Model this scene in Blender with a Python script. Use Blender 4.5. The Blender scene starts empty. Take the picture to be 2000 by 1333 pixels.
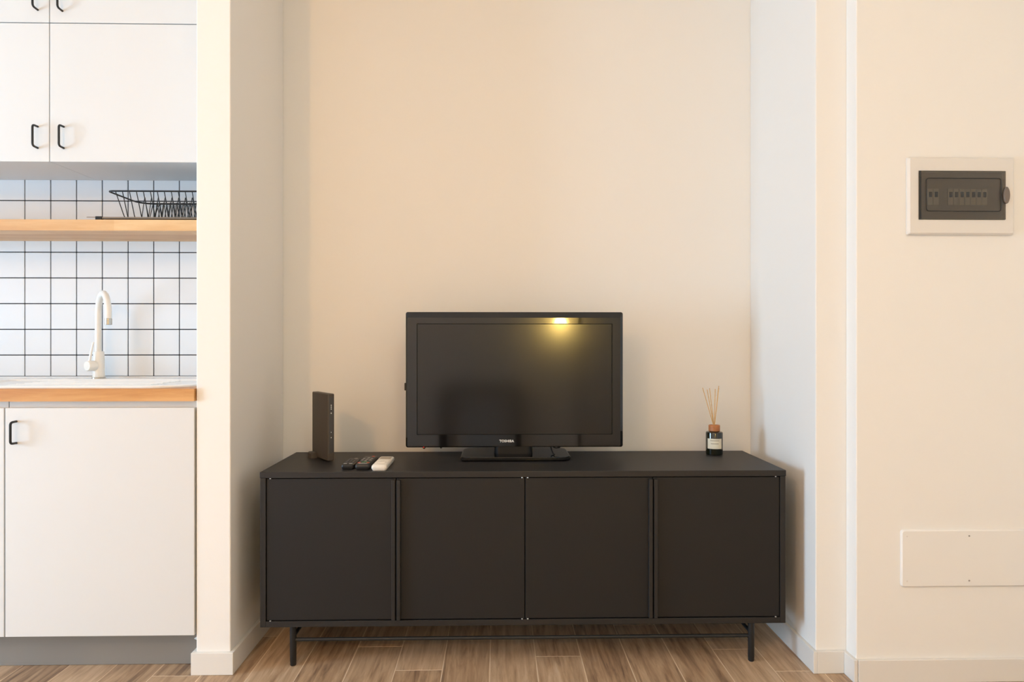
import bpy, bmesh, math, random
from mathutils import Vector, Matrix
random.seed(7)
S = bpy.context.scene
COL = S.collection

# ------------------------------------------------------------------ camera
cam_d = bpy.data.cameras.new('camera')
cam_d.lens = 24.0; cam_d.sensor_width = 36.0; cam_d.clip_start = 0.02
cam = bpy.data.objects.new('camera', cam_d); COL.objects.link(cam)
cam.location = (0, 0, 1.045)
cam.rotation_euler = (math.radians(90), 0, math.radians(-1.2))
S.camera = cam

# ------------------------------------------------------------------ world, daylight, exposure
w = bpy.data.worlds.new('overcast_sky'); S.world = w; w.use_nodes = True
w.node_tree.nodes['Background'].inputs[0].default_value = (0.80, 0.90, 1.0, 1)
w.node_tree.nodes['Background'].inputs[1].default_value = 2.0
day = bpy.data.lights.new('window_daylight', 'AREA')
day.shape = 'RECTANGLE'; day.size = 1.72; day.size_y = 1.32
day.energy = 182.0; day.color = (0.46, 0.725, 1.0)
dayo = bpy.data.objects.new('window_daylight', day); COL.objects.link(dayo)
dayo.location = (-4.67, 0.71, 0.94)
dayo.rotation_euler = (0, math.radians(-90), 0)          # shines towards +X
S.view_settings.view_transform = 'Standard'; S.view_settings.look = 'None'
S.view_settings.gamma = 1.0; S.view_settings.use_curve_mapping = False
S.view_settings.exposure = -0.03

# ------------------------------------------------------------------ helpers
def lin(c):
    return tuple(((v/255)/12.92 if v/255 <= 0.04045 else ((v/255+0.055)/1.055)**2.4) for v in c) + (1.0,)

def mat(name, rgb, rough=0.5, metal=0.0, spec=0.5, coat=0.0, bump=0.0, bscale=200.0, var=0.0, emit=None, estr=0.0):
    m = bpy.data.materials.new(name); m.use_nodes = True
    nt = m.node_tree; b = nt.nodes['Principled BSDF']
    b.inputs['Base Color'].default_value = lin(rgb)
    b.inputs['Roughness'].default_value = rough
    b.inputs['Metallic'].default_value = metal
    b.inputs['Specular IOR Level'].default_value = spec
    b.inputs['Coat Weight'].default_value = coat
    b.inputs['Coat Roughness'].default_value = 0.03
    if emit:
        b.inputs['Emission Color'].default_value = lin(emit); b.inputs['Emission Strength'].default_value = estr
    if bump or var:
        tc = nt.nodes.new('ShaderNodeTexCoord'); n = nt.nodes.new('ShaderNodeTexNoise')
        n.inputs['Scale'].default_value = bscale; n.inputs['Detail'].default_value = 4
        nt.links.new(tc.outputs['Object'], n.inputs['Vector'])
        if bump:
            bp = nt.nodes.new('ShaderNodeBump'); bp.inputs['Strength'].default_value = bump; bp.inputs['Distance'].default_value = 0.002
            nt.links.new(n.outputs['Fac'], bp.inputs['Height']); nt.links.new(bp.outputs['Normal'], b.inputs['Normal'])
        if var:
            r = nt.nodes.new('ShaderNodeValToRGB'); c = lin(rgb)
            r.color_ramp.elements[0].color = tuple(x*(1-var) for x in c[:3])+(1,)
            r.color_ramp.elements[1].color = tuple(min(1, x*(1+var)) for x in c[:3])+(1,)
            r.color_ramp.elements[0].position = 0.3; r.color_ramp.elements[1].position = 0.7
            nt.links.new(n.outputs['Fac'], r.inputs['Fac']); nt.links.new(r.outputs['Color'], b.inputs['Base Color'])
    return m

def wood(name, stops, axis, stretch, rough=0.45, scale=6.0, per_object=True, staves=None, bump=0.15):
    """grain stretched along axis (0=x, 1=y); stops = list of (pos, rgb)"""
    m = bpy.data.materials.new(name); m.use_nodes = True
    nt = m.node_tree; N = nt.nodes; L = nt.links; b = N['Principled BSDF']
    b.inputs['Roughness'].default_value = rough
    tc = N.new('ShaderNodeTexCoord'); mp = N.new('ShaderNodeMapping')
    sc = [1.0, 1.0, 1.0]; sc[axis] = 1.0/stretch; mp.inputs['Scale'].default_value = sc
    L.new(tc.outputs['Object'], mp.inputs['Vector'])
    n = N.new('ShaderNodeTexNoise'); n.noise_dimensions = '4D'
    n.inputs['Scale'].default_value = scale; n.inputs['Detail'].default_value = 8; n.inputs['Roughness'].default_value = 0.62
    n.inputs['Distortion'].default_value = 0.6
    L.new(mp.outputs['Vector'], n.inputs['Vector'])
    fac = n.outputs['Fac']
    if per_object:
        oi = N.new('ShaderNodeObjectInfo'); mu = N.new('ShaderNodeMath'); mu.operation = 'MULTIPLY'; mu.inputs[1].default_value = 57.0
        L.new(oi.outputs['Random'], mu.inputs[0]); L.new(mu.outputs[0], n.inputs['W'])
        ad = N.new('ShaderNodeMath'); ad.operation = 'MULTIPLY_ADD'; ad.inputs[1].default_value = 0.16; ad.inputs[2].default_value = -0.08
        L.new(oi.outputs['Random'], ad.inputs[0])
        a2 = N.new('ShaderNodeMath'); a2.operation = 'ADD'; L.new(fac, a2.inputs[0]); L.new(ad.outputs[0], a2.inputs[1]); fac = a2.outputs[0]
    if staves:
        br = N.new('ShaderNodeTexBrick'); br.inputs['Scale'].default_value = 1.0
        br.inputs['Brick Width'].default_value = staves[0]; br.inputs['Row Height'].default_value = staves[1]
        br.inputs['Mortar Size'].default_value = 0.0; br.inputs['Color1'].default_value = (0, 0, 0, 1); br.inputs['Color2'].default_value = (1, 1, 1, 1)
        L.new(tc.outputs['Object'], br.inputs['Vector'])
        a3 = N.new('ShaderNodeMath'); a3.operation = 'MULTIPLY_ADD'; a3.inputs[1].default_value = 0.26; 
        L.new(br.outputs['Color'], a3.inputs[0]); L.new(fac, a3.inputs[2])
        a4 = N.new('ShaderNodeMath'); a4.operation = 'SUBTRACT'; a4.inputs[1].default_value = 0.13; L.new(a3.outputs[0], a4.inputs[0]); fac = a4.outputs[0]
    r = N.new('ShaderNodeValToRGB'); els = r.color_ramp.elements
    els[0].position, els[0].color = stops[0][0], lin(stops[0][1]); els[1].position, els[1].color = stops[-1][0], lin(stops[-1][1])
    for p, c in stops[1:-1]:
        e = els.new(p); e.color = lin(c)
    L.new(fac, r.inputs['Fac']); L.new(r.outputs['Color'], b.inputs['Base Color'])
    if bump:
        bp = N.new('ShaderNodeBump'); bp.inputs['Strength'].default_value = bump; bp.inputs['Distance'].default_value = 0.001
        L.new(n.outputs['Fac'], bp.inputs['Height']); L.new(bp.outputs['Normal'], b.inputs['Normal'])
    return m

WO = {}
def root_origin(o):
    while o is not None and o not in WO: o = o.parent
    return WO[o] if o is not None else Vector((0, 0, 0))

def tag(o, label=None, cat=None, group=None, kind=None):
    if label: o['label'] = label
    if cat: o['category'] = cat
    if group: o['group'] = group
    if kind: o['kind'] = kind
    return o

def thing(name, loc, label, cat, group=None, local=False):
    o = bpy.data.objects.new(name, None); COL.objects.link(o)
    o.empty_display_size = 0.05
    o.location = loc; WO[o] = Vector((0, 0, 0)) if local else Vector(loc)
    return tag(o, label, cat, group)

def abs_origin(o):
    """world (or thing-local) position of an object's own origin"""
    p = Vector(o.location) if o not in WO else WO[o]
    if o in WO: return WO[o]
    return (abs_origin(o.parent) if o.parent else Vector((0, 0, 0))) + p

def obj(name, bm, m, parent=None, smooth=False):
    """links bm (world coordinates, or coordinates of a local thing) as one mesh with its origin in its middle"""
    if isinstance(bm, bpy.types.Mesh):
        me = bm; c = Vector((0, 0, 0))
    else:
        xs = [v.co for v in bm.verts]
        lo = Vector([min(v[i] for v in xs) for i in range(3)]); hi = Vector([max(v[i] for v in xs) for i in range(3)])
        c = (lo+hi)/2
        bmesh.ops.translate(bm, verts=bm.verts[:], vec=-c)
        bmesh.ops.recalc_face_normals(bm, faces=bm.faces[:])
        me = bpy.data.meshes.new(name); bm.to_mesh(me); bm.free()
    if m and not me.materials: me.materials.append(m)
    if smooth:
        for p in me.polygons: p.use_smooth = True
    o = bpy.data.objects.new(name, me); COL.objects.link(o)
    if parent:
        o.parent = parent; o.location = c - abs_origin(parent)
    else:
        o.location = c
    return o

def bx(bm, x0, x1, y0, y1, z0, z1, bevel=0.0, seg=2):
    r = bmesh.ops.create_cube(bm, size=1.0)
    vs = r['verts']
    for v in vs:
        v.co = Vector(((x0+x1)/2 + v.co.x*(x1-x0), (y0+y1)/2 + v.co.y*(y1-y0), (z0+z1)/2 + v.co.z*(z1-z0)))
    if bevel:
        es = list({e for v in vs for e in v.link_edges})
        bmesh.ops.bevel(bm, geom=es, offset=bevel, segments=seg, affect='EDGES', profile=0.5)
    return bm

def box(name, x0, x1, y0, y1, z0, z1, m, parent=None, bevel=0.0, seg=2):
    return obj(name, bx(bmesh.new(), x0, x1, y0, y1, z0, z1, bevel, seg), m, parent)

def boxes(name, lst, m, parent=None, bevel=0.0):
    bm = bmesh.new()
    for b in lst: bx(bm, *b, bevel=bevel)
    return obj(name, bm, m, parent)

def tube(bm, pts, r, seg=8, closed=False):
    pts = [Vector(p) for p in pts]; n = len(pts); rings = []; up = None
    for i, p in enumerate(pts):
        a = pts[(i-1) % n] if (closed or i > 0) else p
        b = pts[(i+1) % n] if (closed or i < n-1) else p
        t = (b-a).normalized()
        if up is None:
            up = Vector((0, 0, 1)) if abs(t.z) < 0.9 else Vector((1, 0, 0))
        s = t.cross(up)
        if s.length < 1e-5: s = t.cross(Vector((0, 1, 0)))
        s.normalize(); up = s.cross(t).normalized()
        rr = r[i] if isinstance(r, (list, tuple)) else r
        rings.append([bm.verts.new(p + (s*math.cos(2*math.pi*k/seg) + up*math.sin(2*math.pi*k/seg))*rr) for k in range(seg)])
    for i in range(n if closed else n-1):
        A = rings[i]; B = rings[(i+1) % n]
        for k in range(seg):
            bm.faces.new((A[k], A[(k+1) % seg], B[(k+1) % seg], B[k]))
    if not closed:
        bm.faces.new(rings[0][::-1]); bm.faces.new(rings[-1])
    return bm

def fillet(pts, r, seg=5, closed=False):
    """polyline with its corners rounded to radius r"""
    pts = [Vector(p) for p in pts]; out = []; n = len(pts)
    for i, p in enumerate(pts):
        if not closed and i in (0, n-1): out.append(p); continue
        a = pts[(i-1) % n]; b = pts[(i+1) % n]
        d = min(r, (a-p).length*0.49, (b-p).length*0.49)
        A = p+(a-p).normalized()*d; B = p+(b-p).normalized()*d
        for k in range(seg+1):
            t = k/seg; out.append(A*(1-t)**2 + p*2*t*(1-t) + B*t*t)
    return out

def lathe(bm, prof, c, seg=32, axis='z'):
    c = Vector(c); rings = []
    for r, h in prof:
        ring = []
        for k in range(seg):
            a = 2*math.pi*k/seg
            if axis == 'z': v = Vector((r*math.cos(a), r*math.sin(a), h))
            elif axis == 'y': v = Vector((r*math.cos(a), h, r*math.sin(a)))
            else: v = Vector((h, r*math.cos(a), r*math.sin(a)))
            ring.append(bm.verts.new(c+v))
        rings.append(ring)
    for A, B in zip(rings, rings[1:]):
        for k in range(seg): bm.faces.new((A[k], A[(k+1) % seg], B[(k+1) % seg], B[k]))
    bm.faces.new(rings[0][::-1]); bm.faces.new(rings[-1])
    return bm

def rrect(x0, x1, y0, y1, r, seg=6):
    """outline of a rounded rectangle, counter-clockwise; r single or (bl, br, tr, tl)"""
    rs = r if isinstance(r, (list, tuple)) else (r,)*4
    out = []
    for (cx, cy, a0, rr) in ((x0+rs[0], y0+rs[0], 180, rs[0]), (x1-rs[1], y0+rs[1], 270, rs[1]), (x1-rs[2], y1-rs[2], 0, rs[2]), (x0+rs[3], y1-rs[3], 90, rs[3])):
        for k in range(seg+1):
            a = math.radians(a0+90*k/seg); out.append((cx+rr*math.cos(a), cy+rr*math.sin(a)))
    return out

def loft(bm, loops, cap0=True, cap1=True):
    R = [[bm.verts.new(p) for p in lp] for lp in loops]
    for A, B in zip(R, R[1:]):
        n = len(A)
        for k in range(n): bm.faces.new((A[k], A[(k+1) % n], B[(k+1) % n], B[k]))
    if cap0: bm.faces.new(R[0][::-1])
    if cap1: bm.faces.new(R[-1])
    return bm

def auto_smooth(o, ang=35):
    me = o.data
    for p in me.polygons: p.use_smooth = True
    bm = bmesh.new(); bm.from_mesh(me)
    for e in bm.edges:
        if len(e.link_faces) == 2 and e.calc_face_angle(0) > math.radians(ang): e.smooth = False
    bm.to_mesh(me); bm.free()
    return o

# ------------------------------------------------------------------ materials
M = {}
M['wall'] = mat('white_wall_paint', (243, 240, 234), 0.75, spec=0.25, bump=0.10, bscale=90)
M['ceiling'] = mat('ceiling_paint', (246, 244, 240), 0.8, spec=0.2)
M['base'] = mat('baseboard_white', (232, 228, 221), 0.4, spec=0.4)
M['kit'] = mat('kitchen_white_foil', (224, 224, 222), 0.42, spec=0.4)
M['kit_in'] = mat('cabinet_carcass_grey', (224, 222, 218), 0.5)
M['blackmetal'] = mat('black_powder_coat', (32, 33, 34), 0.45, spec=0.4)
M['board'] = mat('charcoal_matt_board', (35, 33, 32), 0.50, spec=0.42, bump=0.04, bscale=600)
M['board_door'] = mat('charcoal_matt_door', (27, 26, 26), 0.55, spec=0.38, bump=0.04, bscale=600)
M['pin'] = mat('bright_pin', (215, 215, 212), 0.3, metal=0.6)
M['tile'] = mat('white_glazed_tile', (228, 231, 234), 0.16, spec=0.5)
M['grout'] = mat('black_grout', (20, 20, 22), 0.85, bump=0.2, bscale=400)
M['floor_grout'] = mat('beige_floor_joint', (232, 212, 186), 0.8)
M['plinth'] = mat('grey_plinth', (142, 140, 136), 0.45, metal=0.25, bump=0.03)
M['plank'] = wood('wood_look_plank', [(0.30, (124, 98, 78)), (0.44, (172, 142, 112)), (0.56, (194, 164, 132)), (0.72, (214, 188, 158))], 1, 12.0, rough=0.42, scale=52.0)
M['beech'] = wood('beech_worktop', [(0.3, (182, 118, 62)), (0.5, (202, 144, 82)), (0.7, (220, 168, 108))], 0, 10.0, rough=0.4, scale=18.0, per_object=False, staves=(0.42, 0.045))
M['oakshelf'] = wood('pale_beech_shelf', [(0.3, (196, 142, 92)), (0.5, (212, 164, 112)), (0.7, (228, 190, 140))], 0, 10.0, rough=0.42, scale=18.0, per_object=False, staves=(0.5, 0.045))
M['sink'] = mat('white_composite_sink', (240, 240, 238), 0.25, spec=0.5)
M['tap'] = mat('white_tap_enamel', (238, 234, 226), 0.22, spec=0.5)
M['chrome'] = mat('brushed_chrome', (190, 184, 174), 0.25, metal=1.0)
M['gloss'] = mat('piano_black_plastic', (9, 9, 10), 0.05, spec=0.5, coat=0.4)
M['screen'] = mat('lcd_panel', (17, 16, 15), 0.12, spec=0.60)
M['tvback'] = mat('black_plastic', (20, 20, 20), 0.5)
M['neck'] = mat('deep_black_plastic', (4, 4, 4), 0.45, spec=0.2)
M['silverlogo'] = mat('white_print', (225, 225, 220), 0.5)
M['led'] = mat('red_standby_led', (120, 10, 5), 0.4, emit=(255, 40, 20), estr=2.0)
M['router'] = mat('graphite_plastic', (74, 66, 58), 0.5, spec=0.4)
M['router_face'] = mat('graphite_front_strip', (62, 60, 58), 0.35)
M['icon'] = mat('icon_print', (205, 210, 205), 0.5)
M['remblack'] = mat('remote_black', (30, 28, 27), 0.4)
M['remwhite'] = mat('remote_white', (236, 228, 214), 0.4)
M['lcdgrey'] = mat('remote_display', (150, 138, 118), 0.3)
M['btn_grey'] = mat('button_grey', (150, 146, 140), 0.5)
M['btn_dark'] = mat('button_dark', (64, 60, 58), 0.5)
M['btn_red'] = mat('button_red', (176, 74, 52), 0.5)
M['btn_green'] = mat('button_green', (58, 96, 60), 0.5)
M['bottle'] = mat('dark_green_glass', (16, 20, 9), 0.06, spec=0.6, coat=0.5)
M['label'] = mat('cream_label', (226, 220, 200), 0.7)
M['ink'] = mat('label_ink', (150, 142, 122), 0.7)
M['cork'] = mat('turned_wood_cap', (172, 108, 60), 0.55, var=0.15, bscale=60)
M['reed'] = mat('rattan_reed', (214, 172, 112), 0.7, var=0.1, bscale=80)
M['panel'] = mat('off_white_plastic', (231, 226, 218), 0.4)
M['plate'] = mat('painted_cover_plate', (242, 239, 233), 0.5)
M['panel_in'] = mat('panel_grey_inside', (150, 146, 138), 0.5)
M['breaker'] = mat('breaker_body', (186, 184, 178), 0.5)
M['wire'] = mat('rack_black_wire', (24, 25, 26), 0.4, spec=0.4)
M['tray'] = mat('tray_taupe', (138, 126, 112), 0.35)
M['scrap'] = mat('clear_plastic_scrap', (220, 224, 224), 0.2)
M['frame'] = mat('window_frame_white', (228, 230, 232), 0.4)
M['lampglass'] = mat('lit_opal_glass', (255, 220, 170), 0.4, emit=(255, 214, 116), estr=150.0)
M['picture'] = mat('picture_print', (150, 118, 88), 0.6, var=0.5, bscale=5)
M['darkwood'] = mat('dark_frame_wood', (48, 34, 26), 0.45)

# smoked see-through cover of the breaker panel
m = bpy.data.materials.new('smoked_clear_plastic'); m.use_nodes = True; nt = m.node_tree
for n in list(nt.nodes):
    if n.type == 'BSDF_PRINCIPLED': nt.nodes.remove(n)
out = [n for n in nt.nodes if n.type == 'OUTPUT_MATERIAL'][0]
tr = nt.nodes.new('ShaderNodeBsdfTransparent'); tr.inputs[0].default_value = (0.74, 0.71, 0.66, 1)
gl = nt.nodes.new('ShaderNodeBsdfGlossy'); gl.inputs['Roughness'].default_value = 0.06
fr = nt.nodes.new('ShaderNodeFresnel'); fr.inputs[0].default_value = 1.5
mx = nt.nodes.new('ShaderNodeMixShader')
nt.links.new(fr.outputs[0], mx.inputs[0]); nt.links.new(tr.outputs[0], mx.inputs[1]); nt.links.new(gl.outputs[0], mx.inputs[2]); nt.links.new(mx.outputs[0], out.inputs[0])
M['smoke'] = m

# ------------------------------------------------------------------ the room shell
def struct(o): o['kind'] = 'structure'; return o
H = 2.70
XL, XR, YR = -4.50, 2.10, -1.90          # inner faces of left, right and rear walls
YB = 2.69                                # niche and kitchen back wall
PX0, PX1, PY = -0.9455, -0.8387, 2.162   # partition beside the kitchen
RX0, RY = 1.0025, 2.132                  # pier on the right of the niche
SX, SY = 1.0988, 2.0706                  # step to the nearer right wall

fl = struct(box('floor', XL, XR, YR, YB, -0.06, -0.0006, M['floor_grout']))
# 15 cm planks running away from the camera, staggered
PW, PL, G = 0.1503, 0.90, 0.0038
ends = {-7: 2.15, -3: 2.341, -2: 2.171, 1: 2.258, 5: 2.297, 6: 2.141, 0: 2.62, -1: 2.56, 2: 2.02, 3: 2.50, 4: 2.05, -4: 1.98, -5: 2.08, -6: 2.43}
plank_mesh = {}
def add_plank(x0, x1, y0, y1):
    key = (round(x1-x0, 4), round(y1-y0, 4))
    if key not in plank_mesh:
        bm = bx(bmesh.new(), -(x1-x0)/2, (x1-x0)/2, -(y1-y0)/2, (y1-y0)/2, -0.004, 0.0)
        me = bpy.data.meshes.new('plank'); bm.to_mesh(me); bm.free(); me.materials.append(M['plank']); plank_mesh[key] = me
    o = bpy.data.objects.new('plank', plank_mesh[key]); COL.objects.link(o)
    o.parent = fl; o.location = Vector(((x0+x1)/2, (y0+y1)/2, 0)) - abs_origin(fl)
k = -31
while -0.0252 + k*PW < XR:
    x0 = max(XL, -0.0252 + k*PW + G/2); x1 = min(XR, -0.0252 + (k+1)*PW - G/2)
    if x1 - x0 > 0.01:
        e = ends.get(k, 1.8 + ((k*0.37) % 0.9))
        ys = [e + j*PL for j in range(-8, 4)]
        for a, b in zip(ys, ys[1:]):
            y0 = max(YR, a+G/2); y1 = min(YB, b-G/2)
            if y1 - y0 > 0.02: add_plank(x0, x1, y0, y1)
    k += 1

struct(box('ceiling', XL-0.15, XR+0.15, YR-0.15, YB+0.15, H, H+0.1, M['ceiling']))
struct(box('wall_back', XL-0.15, XR+0.15, YB, YB+0.15, 0, H, M['wall']))
struct(box('wall_partition', PX0, PX1, PY, YB, 0, H, M['wall'], bevel=0.003))
struct(boxes('wall_pier', [(RX0, XR, RY, YB, 0, H)], M['wall'], bevel=0.003))
struct(box('wall_front', SX, XR, SY, RY, 0, H, M['wall'], bevel=0.003))
struct(box('wall_right', XR, XR+0.15, YR-0.15, YB, 0, H, M['wall']))
struct(box('wall_rear', XL-0.15, XR, YR-0.15, YR, 0, H, M['wall']))
WY0, WY1, WZ0, WZ1 = 0.05, 1.37, 0.06, 1.82       # balcony window in the left wall
struct(boxes('wall_left', [(XL-0.15, XL, YR, WY0, 0, H), (XL-0.15, XL, WY1, YB, 0, H), (XL-0.15, XL, WY0, WY1, WZ1, H), (XL-0.15, XL, WY0, WY1, 0, WZ0)], M['wall']))
ym = (WY0+WY1)/2; f0, f1 = XL-0.11, XL-0.05
struct(boxes('window_1', [(f0, f1, WY0, WY0+0.05, WZ0, WZ1), (f0, f1, WY1-0.05, WY1, WZ0, WZ1), (f0, f1, WY0+0.05, WY1-0.05, WZ1-0.05, WZ1), (f0, f1, WY0+0.05, WY1-0.05, WZ0, WZ0+0.05), (f0, f1, ym-0.03, ym+0.03, WZ0+0.05, WZ1-0.05)], M['frame']))

# baseboards: 7 cm high, 12 mm thick, rounded top edge
BT, BH = 0.012, 0.070
def baseboard(name, pieces):
    return struct(boxes(name, [(a, b, c, d, 0.0005, BH) for a, b, c, d in pieces], M['base'], bevel=0.0015))
baseboard('baseboard_left', [(PX0-BT, PX1+BT, PY-BT, PY, ), (PX1, PX1+BT, PY, YB-BT), (PX0-BT, PX0, PY, PY+0.045)])
baseboard('baseboard_back', [(PX1+BT, RX0-BT, YB-BT, YB)])
baseboard('baseboard_pier', [(RX0-BT, RX0, RY-BT, YB-BT), (RX0, SX-BT, RY-BT, RY), (SX-BT, SX, SY-BT+0.001, RY)])
baseboard('baseboard_right', [(SX+0.0015, XR, SY-BT, SY)])

# kitchen backsplash: grout bed with separate glazed tiles
KX = -2.737                                        # left end of the kitchen run
WTOP = 0.896                                       # worktop height
wk = struct(box('wall_kitchen', KX, PX0, 2.6785, YB, WTOP, 1.72, M['grout']))
TPX, TPZ, TG = 0.0985, 0.0995, 0.0036
tm = bx(bmesh.new(), -TPX/2+TG/2, TPX/2-TG/2, -0.004, 0.004, -TPZ/2+TG/2, TPZ/2-TG/2, bevel=0.0009, seg=1)
tile_me = bpy.data.meshes.new('tile'); tm.to_mesh(tile_me); tm.free(); tile_me.materials.append(M['tile'])
cut = {}
for i in range(-15, 9):
    for j in range(-1, 8):
        x0 = -1.7275 + i*TPX; x1 = x0+TPX; z0 = 0.9906 + j*TPZ; z1 = z0+TPZ
        a0, a1, b0, b1 = max(x0, KX), min(x1, PX0), max(z0, WTOP+0.012), min(z1, 1.70)
        if a1-a0 < 0.015 or b1-b0 < 0.015: continue
        if a1-a0 > TPX-1e-4 and b1-b0 > TPZ-1e-4: me = tile_me
        else:
            key = (round(a1-a0, 4), round(b1-b0, 4))
            if key not in cut:
                bm = bx(bmesh.new(), -(a1-a0)/2+TG/2, (a1-a0)/2-TG/2, -0.004, 0.004, -(b1-b0)/2+TG/2, (b1-b0)/2-TG/2, bevel=0.0009, seg=1)
                me = bpy.data.meshes.new('tile'); bm.to_mesh(me); bm.free(); me.materials.append(M['tile']); cut[key] = me
            me = cut[key]
        o = bpy.data.objects.new('tile', me); COL.objects.link(o); o.parent = wk
        o.location = Vector(((a0+a1)/2, 2.6790, (b0+b1)/2)) - abs_origin(wk)
struct(box('trim_1', KX, PX0-0.001, 2.660, 2.675, WTOP+0.0005, WTOP+0.0125, M['frame'], bevel=0.002))

# ------------------------------------------------------------------ sideboard
SB0, SB1, SF, SK, SZ0, SZ1 = -0.758, 0.9334, 2.190, 2.585, 0.131, 0.6267
T = 0.0185
sb = thing('sideboard', ((SB0+SB1)/2, (SF+SK)/2, 0), 'long charcoal black sideboard with four doors standing on thin metal legs', 'sideboard')
box('top', SB0, SB1, SF, SK, SZ1-0.0195, SZ1, M['board'], sb, bevel=0.0015)
box('side_panel', SB0+0.001, SB0+T, SF+0.002, SK, SZ0, SZ1-0.020, M['board'], sb, bevel=0.001)
box('side_panel', SB1-T, SB1-0.001, SF+0.002, SK, SZ0, SZ1-0.020, M['board'], sb, bevel=0.001)
box('bottom_panel', SB0+T, SB1-T, SF+0.002, SK, SZ0, SZ0+T, M['board'], sb, bevel=0.001)
box('back_panel', SB0+T, SB1-T, SK-0.006, SK, SZ0+T, SZ1-0.0195, M['board'], sb)
box('divider', 0.0875-0.009, 0.0875+0.009, SF+0.03, SK-0.006, SZ0+T, SZ1-0.0195, M['board'], sb)
dz0, dz1 = SZ0+T+0.003, SZ1-0.0195-0.003
inner0, inner1 = SB0+T+0.002, SB1-T-0.002
mid = (inner0+inner1)/2
q = (inner1-inner0)/4
dy0, dy1 = SF+0.005, SF+0.022
for i in range(4):
    a = inner0 + i*q + (0.0 if i == 0 else 0.0015); b = inner0 + (i+1)*q - (0.0 if i == 3 else 0.0015)
    d = box('door', a, b, dy0, dy1, dz0, dz1, M['board_door'], sb, bevel=0.001)
    if i in (0, 2): h0, h1 = b-0.0125, b-0.0008
    else: h0, h1 = a+0.0008, a+0.0125
    box('handle', h0, h1, dy0-0.013, dy0+0.0005, dz0+0.001, dz1-0.004, M['board'], d, bevel=0.0012)
for x in (inner0+0.012, mid-0.009, mid+0.009, inner1-0.012):
    for z in (dz0-0.0028, dz1+0.0002):
        obj('hinge_pin', lathe(bmesh.new(), [(0.0028, 0), (0.0028, 0.0026)], (x, SF+0.0050, z), 10), M['pin'], sb)
legx = (-0.6585, 0.8275); legy = (2.213, 2.553)
for x in legx:
    for y in legy:
        o = obj('leg', lathe(bmesh.new(), [(0.0075, 0.0), (0.0095, 0.003), (0.0095, 0.012), (0.0102, 0.013), (0.0102, SZ0)], (x, y, 0), 20), M['blackmetal'], sb); auto_smooth(o)
for y in legy:
    o = obj('stretcher', tube(bmesh.new(), [(legx[0]+0.008, y, 0.083), (legx[1]-0.008, y, 0.083)], 0.0058, 12), M['blackmetal'], sb); auto_smooth(o)
for x in legx:
    o = obj('stretcher', tube(bmesh.new(), [(x, legy[0]+0.008, 0.092), (x, legy[1]-0.008, 0.092)], 0.0058, 12), M['blackmetal'], sb); auto_smooth(o)
obj('centre_stub', lathe(bmesh.new(), [(0.012, 0), (0.012, 0.02)], (0.075, 2.30, SZ0-0.02), 16), M['blackmetal'], sb)

# ------------------------------------------------------------------ television
ST = SZ1                                          # top of the sideboard
tv = thing('television', (0.061, 2.47, ST), 'glossy black flat screen television on a swivel stand on the sideboard', 'television')
X0, X1, Z0, Z1 = -0.3284, 0.4500, 0.6640, 1.1497
sx0, sx1, sz0, sz1 = -0.2884, 0.4111, 0.7100, 1.1072
def lp(x0, x1, z0, z1, y, r): return [(x, y, z) for x, z in rrect(x0, x1, z0, z1, r, 4)]
bm = bmesh.new()
loft(bm, [lp(sx0, sx1, sz0, sz1, 2.4455, 0.001), lp(sx0, sx1, sz0, sz1, 2.4400, 0.001), lp(X0+0.006, X1-0.010, Z0+0.004, Z1-0.0215, 2.4400, 0.004),
          lp(X0, X1, Z0, Z1-0.001, 2.4480, 0.007), lp(X0, X1, Z0, Z1, 2.4720, 0.007)], cap0=False, cap1=True)
auto_smooth(obj('bezel', bm, M['gloss'], tv), 20)
obj('gasket', loft(bmesh.new(), [lp(sx0-.0005, sx1+.0005, sz0-.0005, sz1+.0005, 2.4446, 0.001), lp(sx0-.0005, sx1+.0005, sz0-.0005, sz1+.0005, 2.4412, 0.001), lp(sx0+.0022, sx1-.0022, sz0+.0022, sz1-.0022, 2.4412, 0.001), lp(sx0+.0022, sx1-.0022, sz0+.0022, sz1-.0022, 2.4446, 0.001)], cap0=False, cap1=False), M['neck'], tv)
box('screen', sx0-0.001, sx1+0.001, 2.4430, 2.4465, sz0-0.001, sz1+0.001, M['screen'], tv)
auto_smooth(obj('back_housing', loft(bmesh.new(), [lp(X0+0.004, X1-0.004, Z0+0.004, Z1-0.004, 2.4722, 0.01), lp(X0+0.03, X1-0.03, Z0+0.02, Z1-0.03, 2.497, 0.02), lp(X0+0.10, X1-0.10, Z0+0.04, Z1-0.12, 2.535, 0.03)]), M['tvback'], tv))
base_o = rrect(-0.1293, 0.2558, 2.365, 2.590, (0.012, 0.03, 0.05, 0.05), 6)
base_i = rrect(-0.1253, 0.2518, 2.369, 2.586, (0.010, 0.028, 0.048, 0.048), 6)
auto_smooth(obj('stand_base', loft(bmesh.new(), [[(x, y, ST+0.002) for x, y in base_i], [(x, y, ST+0.005) for x, y in base_o], [(x, y, ST+0.0120) for x, y in base_o], [(x, y, ST+0.0150) for x, y in base_i]]), M['gloss'], tv), 25)
for x, y in ((-0.10, 2.39), (0.225, 2.39), (-0.09, 2.56), (0.21, 2.56)):
    obj('rubber_foot', lathe(bmesh.new(), [(0.008, 0), (0.008, 0.0022)], (x, y, ST), 12), M['tvback'], tv)
obj('stand_neck', loft(bmesh.new(), [[(x, y, ST+0.0149) for x, y in rrect(-0.013, 0.126, 2.435, 2.500, 0.02, 5)], [(x, y, 0.70) for x, y in rrect(-0.010, 0.123, 2.452, 2.500, 0.018, 5)]]), M['neck'], tv)
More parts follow.
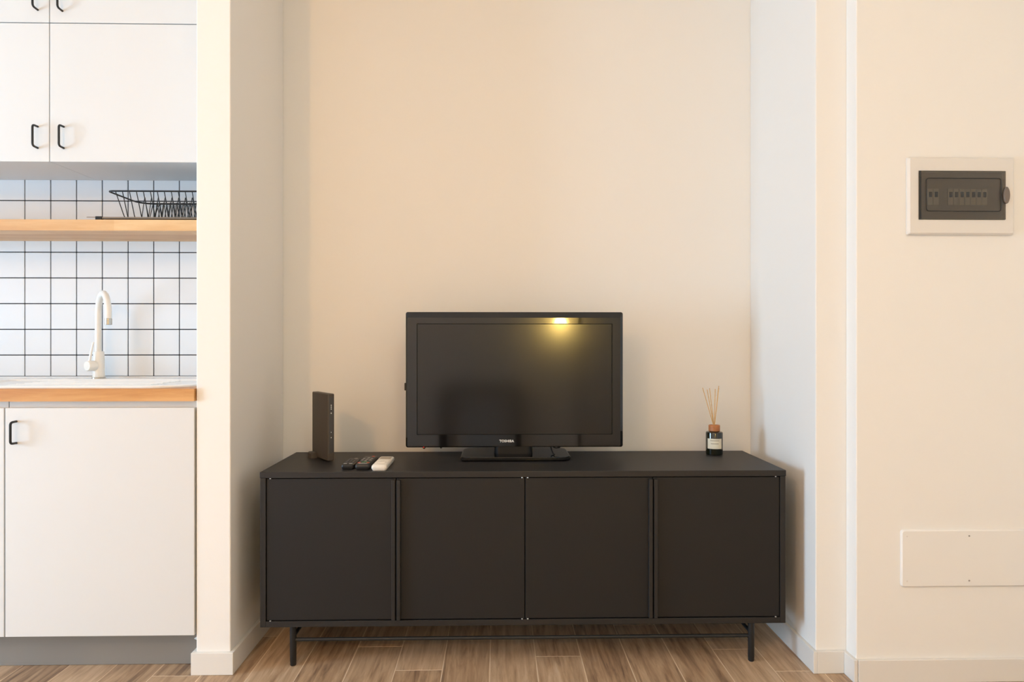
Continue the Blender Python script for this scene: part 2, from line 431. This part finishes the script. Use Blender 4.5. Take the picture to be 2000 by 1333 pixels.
box('side_connector', X0-0.009, X0+0.002, 2.476, 2.492, 0.866, 0.893, M['tvback'], tv, bevel=0.0015)
obj('standby_light', lathe(bmesh.new(), [(0.0014, 0), (0.0014, 0.002)], (-0.2640, 2.4400, 0.6655), 8, 'y'), M['led'], tv)
cu = bpy.data.curves.new('brand', 'FONT'); cu.body = 'TOSHIBA'; cu.size = 0.0122; cu.align_x = 'CENTER'; cu.align_y = 'CENTER'
cu.extrude = 0.0003; cu.offset = 0.00035; cu.space_character = 1.05
to = bpy.data.objects.new('brand', cu); COL.objects.link(to)
bpy.context.view_layer.update()
tme = bpy.data.meshes.new_from_object(to.evaluated_get(bpy.context.evaluated_depsgraph_get()))
bpy.data.objects.remove(to)
for v in tme.vertices: v.co = Vector((v.co.x, -v.co.z, v.co.y))
tme.materials.clear(); tme.materials.append(M['silverlogo'])
lo = bpy.data.objects.new('brand_lettering', tme); COL.objects.link(lo); lo.parent = tv
lo.location = Vector((0.0320, 2.4397, 0.6868)) - abs_origin(tv)

def cable(pts, label, r=0.0026, rad=0.03):
    o = obj('cable', tube(bmesh.new(), fillet(pts, rad, 6), r, 8), M['tvback'], tv); auto_smooth(o)
    return tag(o, label)
cable([(-0.275, 2.50, 0.700), (-0.278, 2.535, 0.655), (-0.279, 2.600, 0.634), (-0.279, 2.689, 0.640)], 'thin black cable hanging below the left corner of the television')
cable([(-0.215, 2.515, 0.720), (-0.216, 2.545, 0.66), (-0.216, 2.605, 0.634), (-0.216, 2.689, 0.640)], 'thin black cable below the television, nearer the stand on its left')
cable([(0.170, 2.49, 0.683), (0.185, 2.470, 0.676), (0.222, 2.462, 0.672), (0.226, 2.462, 0.660), (0.205, 2.462, 0.658), (0.190, 2.470, 0.674), (0.194, 2.455, 0.652), (0.197, 2.420, 0.6445), (0.20, 2.40, 0.6445)], 'twisted black cable lying on the right side of the television stand', 0.0024, 0.008)

# ------------------------------------------------------------------ router (turned so that its side faces the camera)
rt = thing('router', (-0.6185, 2.4310, ST), 'upright dark graphite modem router with white front icons, left on the sideboard', 'router', local=True)
ang = math.atan2(0.117, -0.086)                    # local +x runs from the front strip to the back
rt.rotation_euler = (0, 0, ang)
def rl(x0, x1, y0, y1, z, r): return [(x, y, z) for x, y in rrect(x0, x1, y0, y1, r, 4)]
hx, hy, RH = 0.0725, 0.0120, 0.2353
auto_smooth(obj('casing', loft(bmesh.new(), [rl(-hx+.003, hx-.003, -hy+.003, hy-.003, 0.003, 0.003), rl(-hx, hx, -hy, hy, 0.006, 0.0045), rl(-hx, hx, -hy, hy, RH-0.002, 0.0045), rl(-hx+.002, hx-.002, -hy+.002, hy-.002, RH, 0.003)]), M['router'], rt), 30)
strip = box('front_strip', -hx-0.0006, -hx+0.003, -hy+0.0045, hy-0.0045, 0.03, RH-0.012, M['router_face'], rt, bevel=0.0005)
for z, s in ((0.196, .0022), (0.1895, .0022), (0.183, .0022), (0.1685, .0024), (0.1025, .0015), (0.0840, .0018)):
    o = obj('icon', lathe(bmesh.new(), [(s, 0), (s, 0.0004)], (-hx-0.001, 0, z), 8, 'x'), M['icon'], strip)
auto_smooth(obj('stand_foot', loft(bmesh.new(), [rl(0.030, 0.072, -0.030, 0.032, 0.0, 0.012), rl(0.030, 0.072, -0.030, 0.032, 0.018, 0.012), rl(0.033, 0.069, -0.027, 0.029, 0.021, 0.010)]), M['router'], rt), 30)
boxes('top_vent', [(-0.05+i*0.011, -0.044+i*0.011, -0.006, 0.006, RH-0.0005, RH+0.0008) for i in range(10)], M['router_face'], rt)

# ------------------------------------------------------------------ remote controls
def remote(name, cx, y0, y1, wd, th, body, label, pad, disp=None):
    t = thing(name, (cx, (y0+y1)/2, ST), label, 'remote')
    a, b = cx-wd/2, cx+wd/2
    auto_smooth(obj('body', loft(bmesh.new(), [[(x, y, ST) for x, y in rrect(a+.004, b-.004, y0+.004, y1-.004, 0.006, 4)], [(x, y, ST+th*0.45) for x, y in rrect(a, b, y0, y1, 0.008, 4)],
                                             [(x, y, ST+th*0.85) for x, y in rrect(a+.001, b-.001, y0+.001, y1-.001, 0.008, 4)], [(x, y, ST+th) for x, y in rrect(a+.004, b-.004, y0+.004, y1-.004, 0.006, 4)]]), body, t), 40)
    for (u, v, su, sv, m) in pad:
        box('button', cx+u-su/2, cx+u+su/2, y0+v-sv/2, y0+v+sv/2, ST+th-0.0005, ST+th+0.0016, M[m], t, bevel=0.0006, seg=1)
    if disp:
        u, v, su, sv = disp
        box('display', cx+u-su/2, cx+u+su/2, y0+v-sv/2, y0+v+sv/2, ST+th-0.0005, ST+th+0.0006, M['lcdgrey'], t)
    return t
remote('remote_control', -0.3825, 2.206, 2.376, 0.051, 0.018, M['remwhite'], 'white air conditioner remote control lying right of the black remotes',
       [(0, 0.055, 0.024, 0.014, 'remwhite'), (-0.012, 0.078, 0.012, 0.008, 'remwhite'), (0.012, 0.078, 0.012, 0.008, 'remwhite')], (0, 0.135, 0.037, 0.034))
pad = [(-0.013+0.013*c, 0.062+0.014*r, 0.008, 0.008, 'btn_grey' if (r+c) % 2 else 'btn_dark') for r in range(5) for c in range(3)]
pad += [(-0.015, 0.030, 0.010, 0.007, 'btn_red'), (0.0, 0.030, 0.009, 0.007, 'btn_green'), (0.014, 0.030, 0.008, 0.007, 'btn_red'), (0.0, 0.016, 0.028, 0.005, 'btn_grey'), (0.0, 0.046, 0.022, 0.007, 'btn_green'), (0.010, 0.150, 0.009, 0.007, 'btn_red')]
remote('remote_control', -0.4390, 2.218, 2.384, 0.048, 0.019, M['remblack'], 'longer black remote control, between the white remote and the short black one', pad)
pad = [(-0.011+0.011*c, 0.046+0.013*r, 0.007, 0.007, 'btn_dark') for r in range(5) for c in range(3)]
pad += [(-0.009, 0.014, 0.011, 0.006, 'btn_grey'), (0.009, 0.014, 0.011, 0.006, 'btn_grey'), (0.0, 0.028, 0.024, 0.006, 'btn_dark'), (0.006, 0.112, 0.010, 0.006, 'btn_grey')]
remote('remote_control', -0.4885, 2.226, 2.350, 0.042, 0.017, M['remblack'], 'short black remote control, leftmost of the three on the sideboard', pad)

# ------------------------------------------------------------------ reed diffuser
DX, DY = 0.7985, 2.502
df = thing('reed_diffuser', (DX, DY, ST), 'dark green glass reed diffuser with cream label and wooden cap', 'diffuser')
auto_smooth(obj('bottle', lathe(bmesh.new(), [(0.027, 0), (0.0300, 0.002), (0.0305, 0.006), (0.0305, 0.079), (0.0295, 0.083), (0.026, 0.085), (0.017, 0.086), (0.017, 0.089)], (DX, DY, ST), 40), M['bottle'], df), 40)
auto_smooth(obj('cap', lathe(bmesh.new(), [(0.0195, 0.0865), (0.0205, 0.0875), (0.0205, 0.1070), (0.0195, 0.1085), (0.006, 0.1085), (0.005, 0.105)], (DX, DY, ST), 32), M['cork'], df), 40)
bm = bmesh.new(); n = 14                            # label wrapped round the front of the bottle
for k in range(n+1):
    a = math.radians(-90 - 52 + 104*k/n) + math.radians(-14)
    for r in (0.0306, 0.0310):
        for z in (0.024, 0.061): bm.verts.new((DX+r*math.cos(a), DY+r*math.sin(a), ST+z))
bm.verts.ensure_lookup_table()
for k in range(n):
    i, j = 4*k, 4*k+4
    for f in ((i+2, j+2, j+3, i+3), (i, i+1, j+1, j), (i+1, i+3, j+3, j+1), (i, j, j+2, i+2)): bm.faces.new([bm.verts[v] for v in f])
lb = obj('label', bm, M['label'], df)
for z, hw in ((0.053, 30), (0.042, 26)):
    bm = bmesh.new(); vs = []
    for k in range(9):
        a = math.radians(-90 - hw + 2*hw*k/8 - 14)
        vs.append([bm.verts.new((DX+0.0312*math.cos(a), DY+0.0312*math.sin(a), ST+z+dz)) for dz in (0, 0.0022)])
    for A, B in zip(vs, vs[1:]): bm.faces.new((A[0], B[0], B[1], A[1]))
    obj('print_line', bm, M['ink'], lb)
for dx, dy, h in ((-0.040, 0.010, 0.245), (-0.030, -0.012, 0.240), (-0.013, 0.014, 0.243), (0.013, -0.012, 0.245), (0.020, 0.010, 0.252), (0.009, 0.016, 0.240)):
    obj('reed', tube(bmesh.new(), [(DX - dx*0.06, DY - dy*0.06, ST+0.088), (DX+dx, DY+dy, ST+h)], 0.0014, 6), M['reed'], df)

# ------------------------------------------------------------------ kitchen: base units, plinth, worktop, sink, tap
KF = 2.158                                          # front of base doors
def u_handle(d, x, z0, z1, yd, p=0.027, r=0.0036):
    pts = fillet([(x, yd+0.0005, z1), (x, yd-p, z1-0.001), (x, yd-p, z0+0.001), (x, yd+0.0005, z0)], 0.010, 6)
    return auto_smooth(obj('handle', tube(bmesh.new(), pts, r, 10), M['blackmetal'], d))
def base_unit(x0, x1, hside, label):
    t = thing('base_cabinet', ((x0+x1)/2, 2.42, 0.122), label, 'cabinet')
    y0, y1, z0, z1 = KF+0.020, 2.66, 0.122, 0.8565
    boxes('body', [(x0+.001, x0+.017, y0, y1, z0, z1), (x1-.017, x1-.001, y0, y1, z0, z1), (x0+.017, x1-.017, y0, y1, z0, z0+.016), (x0+.017, x1-.017, y1-.006, y1, z0+.016, z1), (x0+.017, x1-.017, y0, y0+.018, z1-.09, z1)], M['kit_in'], t)
    d = box('door', x0+0.0015, x1-0.0015, KF, KF+0.018, 0.1225, 0.836, M['kit'], t, bevel=0.0012)
    hx_ = x0+0.036 if hside < 0 else x1-0.036
    u_handle(d, hx_, 0.727, 0.7945, KF)
base_unit(-1.5345, -0.9485, -1, 'white base kitchen cabinet beside the partition wall, door handle top left')
base_unit(-2.1345, -1.5355, -1, 'white base kitchen cabinet cut off by the left edge of the photo')
base_unit(-2.7345, -2.1355, 1, 'white base kitchen cabinet farther left, outside the photo')
pl = tag(box('plinth', KX, -0.960, 2.228, 2.246, 0.0008, 0.1195, M['plinth'], bevel=0.001), 'grey metallic kick board under the white base cabinets', 'kick board')
bm = bmesh.new()
random.seed(3)
pp = [(-0.972, 2.205, 0.092), (-0.960, 2.206, 0.101), (-0.9475, 2.207, 0.098), (-0.948, 2.206, 0.075), (-0.956, 2.203, 0.082), (-0.960, 2.200, 0.090)]
f = [bm.verts.new(p) for p in pp]; b = [bm.verts.new((p[0]+0.001, p[1]+0.004+0.002*random.random(), p[2]-0.001)) for p in pp]
bm.faces.new(f); bm.faces.new(b[::-1])
for i in range(6): bm.faces.new((f[i], b[i], b[(i+1) % 6], f[(i+1) % 6]))
tag(obj('plastic_scrap', bm, M['scrap']), 'torn bit of clear plastic stuck between kick board and partition', 'scrap')

HX0, HX1, HY0, HY1 = -2.33, -1.83, 2.25, 2.57        # cut-out for the bowl
WX0, WX1, WF, WB = KX, -0.9475, 2.150, 2.660
wt = boxes('worktop', [(WX0, HX0, WF, WB, 0.857, WTOP), (HX1, WX1, WF, WB, 0.857, WTOP), (HX0, HX1, WF, HY0, 0.857, WTOP), (HX0, HX1, HY1, WB, 0.857, WTOP)], M['beech'])
bm = bmesh.new(); bm.from_mesh(wt.data); bmesh.ops.remove_doubles(bm, verts=bm.verts[:], dist=1e-5); bm.to_mesh(wt.data); bm.free()
tag(wt, 'oiled beech wood kitchen worktop carrying the white sink', 'worktop')

sk = thing('sink', (-1.65, 2.40, WTOP), 'white inset sink with drainer and rounded corner on the wooden worktop', 'sink')
rz = WTOP+0.0085
sx_0, sx_1, sy_0, sy_1 = -2.42, -0.985, 2.172, 2.645
O = rrect(sx_0, sx_1, sy_0, sy_1, (0.03, 0.13, 0.03, 0.03), 8)
O2 = rrect(sx_0+.003, sx_1-.003, sy_0+.003, sy_1-.003, (0.03, 0.128, 0.03, 0.03), 8)
I = rrect(-1.78, sx_1-.03, sy_0+.03, sy_1-.10, (0.02, 0.11, 0.03, 0.02), 8)
bm = bmesh.new()
# rim plate with an opening over the bowl: left part as frame, right part as drainer tray
loft(bm, [[(x, y, WTOP+0.0003) for x, y in O], [(x, y, rz-0.003) for x, y in O], [(x, y, rz) for x, y in O2]], cap0=False, cap1=False)
top_loop = [v for v in bm.verts if abs(v.co.z-rz) < 1e-6]
hole = [bm.verts.new((x, y, rz)) for x, y in rrect(HX0+.008, HX1-.008, HY0+.008, HY1-.008, 0.05, 6)]
tray = [bm.verts.new((x, y, rz)) for x, y in I]
def ring_edges(vs): return [bm.edges.get((vs[i], vs[(i+1) % len(vs)])) or bm.edges.new((vs[i], vs[(i+1) % len(vs)])) for i in range(len(vs))]
oe = [e for e in bm.edges if abs(e.verts[0].co.z-rz) < 1e-6 and abs(e.verts[1].co.z-rz) < 1e-6 and e.verts[0] in top_loop and e.verts[1] in top_loop]
bmesh.ops.triangle_fill(bm, edges=oe+ring_edges(hole)+ring_edges(tray), use_beauty=True)
def sunk(loop, pts, dz):
    low = [bm.verts.new((x, y, rz-dz)) for x, y in pts]
    n = len(loop)
    for k in range(n): bm.faces.new((loop[k], loop[(k+1) % n], low[(k+1) % n], low[k]))
    bm.faces.new(low)
# triangle_fill may fill the inner loops too: drop faces inside them
def inside(c, x0, x1, y0, y1): return x0 < c.x < x1 and y0 < c.y < y1
kill = []
hs, ts = set(hole), set(tray)
for fa in bm.faces:
    vs = set(fa.verts)
    if vs <= hs or vs <= ts: kill.append(fa)
bmesh.ops.delete(bm, geom=kill, context='FACES_ONLY')
sunk(tray, rrect(-1.775, sx_1-.036, sy_0+.036, sy_1-.106, (0.02, 0.105, 0.03, 0.02), 8), 0.006)
sunk(hole, rrect(HX0+.03, HX1-.03, HY0+.03, HY1-.03, 0.05, 6), 0.165)
obj('basin', bm, M['sink'], sk)
for i in range(7):
    box('drainer_rib', -1.62, -1.15, 2.25+i*0.04, 2.262+i*0.04, rz-0.0062, rz-0.003, M['sink'], sk, bevel=0.001, seg=1)
obj('drain', lathe(bmesh.new(), [(0.04, 0), (0.04, 0.003), (0.03, 0.004)], (-2.08, 2.41, rz-0.165), 24), M['chrome'], sk)

FX, FY = -1.5006, 2.600
fc = thing('faucet', (FX, FY, rz), 'white swan-neck kitchen tap with chrome tip at the sink', 'tap')
auto_smooth(obj('flange', lathe(bmesh.new(), [(0.024, 0), (0.024, 0.003), (0.021, 0.005)], (FX, FY, rz+0.0002), 28), M['chrome'], fc))
auto_smooth(obj('body', lathe(bmesh.new(), [(0.0205, 0.005), (0.0205, 0.060), (0.0185, 0.098), (0.0170, 0.1015), (0.011, 0.102)], (FX, FY, rz), 28), M['tap'], fc))
d = Vector((0.113, -0.130, 0)).normalized(); R = 0.082
pts = [Vector((FX-0.002, FY, rz+0.10)), Vector((FX-0.002, FY, 1.09)), Vector((FX-0.002, FY, 1.138))]
for k in range(1, 17):
    a = math.pi*k/16; pts.append(Vector((FX-0.002, FY, 1.138)) + d*R*(1-math.cos(a)) + Vector((0, 0, R*math.sin(a))))
tip = pts[-1].copy(); pts.append(tip - Vector((0, 0, 0.012)))
auto_smooth(obj('spout', tube(bmesh.new(), pts, 0.0112, 16), M['tap'], fc))
auto_smooth(obj('aerator', lathe(bmesh.new(), [(0.0108, 0), (0.0122, 0.001), (0.0122, 0.022), (0.0108, 0.023)], (tip.x, tip.y, tip.z-0.035), 20), M['chrome'], fc))
kd = Vector((-0.42, -0.90, 0)).normalized()
c0 = Vector((FX, FY, rz+0.048))
kn = auto_smooth(obj('knob', tube(bmesh.new(), [c0+kd*0.015, c0+kd*0.042, c0+kd*0.046], [0.0195, 0.0195, 0.017], 24), M['tap'], fc))
c1 = c0+kd*0.036+Vector((0, 0, 0.014))
auto_smooth(obj('lever', tube(bmesh.new(), [c1, c1+Vector((0.006, 0.0, 0.036)), c1+Vector((0.012, 0.004, 0.074))], [0.0048, 0.0042, 0.0034], 10), M['tap'], kn))

# ------------------------------------------------------------------ kitchen: wall units, shelf, dish rack
UF, UB = 2.395, 2.674
def wall_unit(x0, x1, z0, z1, hx_, hz0, label):
    t = thing('wall_cabinet', ((x0+x1)/2, (UF+UB)/2, z0), label, 'cabinet', 'white wall cabinets above the shelf')
    box('body', x0+.0008, x1-.0008, UF+0.0195, UB, z0+0.0012, z1-0.0012, M['kit'], t)
    d = box('door', x0+.0013, x1-.0013, UF, UF+0.018, z0, z1-0.003, M['kit'], t, bevel=0.0012)
    u_handle(d, hx_, hz0, hz0+0.074, UF)
ux = (-2.152, -1.5505, -0.9475)
wall_unit(ux[1], ux[2], 1.666, 2.148, ux[1]+0.049, 1.713, 'white wall cabinet beside the partition, directly above the wooden shelf')
wall_unit(ux[0], ux[1], 1.666, 2.148, ux[1]-0.040, 1.713, 'white wall cabinet at the left photo edge, directly above the wooden shelf')
wall_unit(ux[1], ux[2], 2.148, 2.690, ux[1]+0.044, 2.188, 'top row white wall cabinet beside the partition, mostly cut off above')
wall_unit(ux[0], ux[1], 2.148, 2.690, ux[1]-0.040, 2.191, 'top row white wall cabinet in the upper left photo corner')
SHZ0, SHZ1 = 1.431, 1.4703
tag(box('shelf', KX, -0.9475, 2.417, 2.6745, SHZ0, SHZ1, M['oakshelf'], bevel=0.0015), 'thick pale beech shelf on the tiled wall under the cabinets', 'shelf')

tr = thing('drip_tray', (-1.19, 2.54, SHZ1), 'flat taupe tray under the black dish rack on the shelf', 'tray')
box('plate', -1.395, -0.960, 2.426, 2.655, SHZ1+0.0050, SHZ1+0.0085, M['tray'], tr, bevel=0.001)
for y in (2.432, 2.640):
    obj('rod', tube(bmesh.new(), [(-1.445, y, SHZ1+0.0105), (-0.960, y, SHZ1+0.0105)], 0.0014, 6), M['tray'], tr)
box('clip', -1.412, -1.390, 2.424, 2.440, SHZ1+0.0002, SHZ1+0.013, M['wire'], tr, bevel=0.002)
for x, y in ((-1.30, 2.44), (-1.385, 2.63), (-0.975, 2.44), (-0.975, 2.63)):
    obj('tray_foot', lathe(bmesh.new(), [(0.004, 0), (0.004, 0.0052)], (x, y, SHZ1), 10), M['wire'], tr)

dr = thing('dish_rack', (-1.16, 2.54, SHZ1), 'black wire dish rack standing on the wooden shelf', 'dish rack')
rimz, bz = 1.573, SHZ1+0.0132
rim = [(x, y, rimz) for x, y in rrect(-1.372, -0.958, 2.430, 2.655, (0.018, 0.018, 0.055, 0.055), 6)]
auto_smooth(obj('rim', tube(bmesh.new(), rim, 0.0030, 8, closed=True), M['wire'], dr))
foot = [(x, y, bz) for x, y in rrect(-1.335, -0.985, 2.466, 2.622, 0.02, 5)]
auto_smooth(obj('base_ring', tube(bmesh.new(), foot, 0.0022, 8, closed=True), M['wire'], dr))
x = -1.345
while x < -0.965:
    xb = max(-1.330, min(-0.990, x+0.002))
    obj('wire', tube(bmesh.new(), fillet([(x, 2.431, rimz), (xb, 2.464, bz), (xb, 2.624, bz), (x if x > -1.32 else x+0.025, 2.653 if x > -1.32 else 2.645, rimz)], 0.012, 4), 0.0015, 6), M['wire'], dr)
    x += 0.0243
for yy, x0 in ((2.500, -1.290), (2.590, -1.290)):
    z = []; k = 0
    while x0 + k*0.01215 < -0.985:
        z.append((x0+k*0.01215, yy, bz if k % 2 == 0 else bz+0.085)); k += 1
    auto_smooth(obj('plate_divider', tube(bmesh.new(), fillet(z, 0.006, 3), 0.0013, 6), M['wire'], dr))

# ------------------------------------------------------------------ right wall: breaker panel and cover plate
WF_ = SY
bp = thing('breaker_panel', (1.418, WF_, 1.371), 'off-white electrical breaker panel with smoked clear door on the right wall', 'breaker panel')
bx0, bx1, bz0, bz1 = 1.2526, 1.5830, 1.3708, 1.6080
ix0, ix1, iz0, iz1 = 1.2842, 1.5531, 1.4155, 1.5655
def fl_(x0, x1, z0, z1, y, r): return [(x, y, z) for x, z in rrect(x0, x1, z0, z1, r, 4)]
bm = bmesh.new()
loft(bm, [fl_(bx0, bx1, bz0, bz1, WF_-0.0003, 0.005), fl_(bx0, bx1, bz0, bz1, WF_-0.008, 0.005), fl_(bx0+.006, bx1-.006, bz0+.005, bz1-.005, WF_-0.0135, 0.004),
          fl_(ix0, ix1, iz0, iz1, WF_-0.0135, 0.002), fl_(ix0, ix1, iz0, iz1, WF_-0.0020, 0.002)], cap0=False, cap1=True)
obj('surround', bm, M['panel'], bp)
box('inner_plate', ix0+.002, ix1-.002, WF_-0.0035, WF_-0.0022, iz0+.002, iz1-.002, M['panel_in'], bp)
bxs = [1.325, 1.343] + [1.388+0.0176*i for i in range(7)]
for x in bxs:
    br = box('breaker', x-0.0084, x+0.0084, WF_-0.0065, WF_-0.0034, 1.462, 1.512, M['breaker'], bp, bevel=0.0005, seg=1)
    box('switch', x-0.004, x+0.004, WF_-0.0095, WF_-0.0064, 1.486, 1.502, M['blackmetal'], br)
cv = boxes('cover', [(ix0+.001, ix1-.001, WF_-0.0165, WF_-0.0145, iz0+.001, iz1-.001)], M['smoke'], bp)
wl = [(x, WF_-0.0172, z) for x, z in rrect(1.3065, 1.5370, 1.4417, 1.5420, 0.008, 5)]
obj('window_rib', tube(bmesh.new(), wl, 0.0011, 6, closed=True), M['blackmetal'], cv)
box('hinge_strip', ix0+0.001, ix0+0.006, WF_-0.018, WF_-0.0164, iz0+0.001, iz1-0.001, M['blackmetal'], cv, bevel=0.0006)
bm = lathe(bmesh.new(), [(0.012, -0.0215), (0.0135, -0.0195), (0.0135, -0.0135)], (0, 0, 0), 24, 'y')
for v in bm.verts: v.co = Vector((1.5535+v.co.x*0.72, WF_+v.co.y, 1.4905+v.co.z*1.9))
auto_smooth(obj('latch', bm, mat('latch_smoked', (120, 108, 98), 0.25), cv))

ap = thing('cover_plate', (1.445, WF_, 0.291), 'white rectangular screwed cover plate low on the right wall', 'cover plate')
auto_smooth(obj('plate', loft(bmesh.new(), [fl_(1.2350, 1.6550, 0.2910, 0.4657, WF_-0.0003, 0.009), fl_(1.2350, 1.6550, 0.2910, 0.4657, WF_-0.0045, 0.009), fl_(1.2385, 1.6515, 0.2945, 0.4622, WF_-0.0080, 0.007)]), M['plate'], ap), 25)
for x in (1.252, 1.445, 1.638):
    for z in (0.310, 0.447):
        obj('screw', lathe(bmesh.new(), [(0.0024, -0.0090), (0.0028, -0.0078)], (x, WF_, z), 10, 'y'), M['btn_grey'] if x == 1.445 else M['panel'], ap)

# ------------------------------------------------------------------ the room behind the camera (lights it, shows in the dark screen)
def lamp_light(name, loc, energy, color, radius, parent):
    l = bpy.data.lights.new(name, 'POINT'); l.energy = energy; l.color = color; l.shadow_soft_size = radius
    o = bpy.data.objects.new(name, l); COL.objects.link(o); o.parent = parent; o.location = Vector(loc) - WO[parent]
WARM = (1.0, 0.51, 0.145)
FILL = (1.0, 0.94, 0.80)
LX, LY, LZ = -1.394, -0.615, 2.352
cl = thing('pendant_lamp', (LX, LY, H), 'warm pendant lamp hanging from the ceiling behind the camera on its left', 'lamp')
obj('canopy', lathe(bmesh.new(), [(0.05, -0.025), (0.05, -0.0005)], (LX, LY, H), 24), M['blackmetal'], cl)
obj('cord', tube(bmesh.new(), [(LX, LY, H-0.02), (LX, LY, LZ+0.13)], 0.003, 8), M['blackmetal'], cl)
obj('socket', lathe(bmesh.new(), [(0.024, 0.0), (0.026, 0.06), (0.012, 0.07)], (LX, LY, LZ+0.065), 24), M['blackmetal'], cl)
lamp_light('bulb_light', (LX, LY, LZ), 53.0, WARM, 0.040, cl)

fm = thing('added_fill_lamp', (0.50, -0.20, H), 'unseen round ceiling lamp added behind the camera as fill light for the niche', 'lamp')  # added fill lamp, no known fitting; brightens the niche from front right
obj('rim', lathe(bmesh.new(), [(0.20, -0.03), (0.20, -0.0005)], (0.50, -0.20, H), 32), M['frame'], fm)
obj('fill_lamp_disc', lathe(bmesh.new(), [(0.12, -0.055), (0.17, -0.047), (0.19, -0.0305)], (0.50, -0.20, H), 32), M['frame'], fm)
lamp_light('fill_light', (0.50, -0.20, H-0.20), 17.0, FILL, 0.12, fm)

wl = thing('wall_lamp', (0.61, YR, 1.225), 'small glowing wall lamp reflected near the top of the television screen', 'lamp')
obj('back_plate', lathe(bmesh.new(), [(0.05, 0.0005), (0.05, 0.02)], (0.61, YR, 1.225), 24, 'y'), M['blackmetal'], wl)
obj('arm', tube(bmesh.new(), [(0.61, YR+0.018, 1.225), (0.61, YR+0.10, 1.225)], 0.006, 8), M['blackmetal'], wl)
auto_smooth(obj('globe', lathe(bmesh.new(), [(0.010, -0.0590)]+[(0.06*math.sin(math.pi*k/12), -0.06*math.cos(math.pi*k/12)) for k in range(1, 12)]+[(0.010, 0.0590)], (0.61, YR+0.155, 1.225), 24), M['lampglass'], wl), 60)
tx0, tx1, ty0, ty1 = -0.545, 0.219, YR+0.03, YR+0.42
ct = thing('console_table', (-0.163, YR+0.22, 0), 'low dark wooden table against the rear wall, mirrored in the television', 'table')
box('table_top', tx0, tx1, ty0, ty1, 0.575, 0.612, M['darkwood'], ct, bevel=0.002)
for x in (tx0, tx1-0.045):
    for y in (ty0, ty1-0.045): box('leg', x, x+0.045, y, y+0.045, 0.0, 0.575, M['darkwood'], ct, bevel=0.002)
dj = struct(boxes('door_1', [(0.80, 0.825, YR, YR+0.022, 0, 2.10), (1.625, 1.65, YR, YR+0.022, 0, 2.10), (0.80, 1.65, YR, YR+0.022, 2.10, 2.125)], M['darkwood']))
dl = box('door_leaf', 0.828, 1.622, YR+0.0005, YR+0.014, 0.006, 2.096, M['kit_in'], dj)
obj('door_handle', tube(bmesh.new(), fillet([(0.90, YR+0.013, 1.0), (0.90, YR+0.06, 1.0), (1.01, YR+0.06, 1.0)], 0.015), 0.008, 8), M['chrome'], dl)
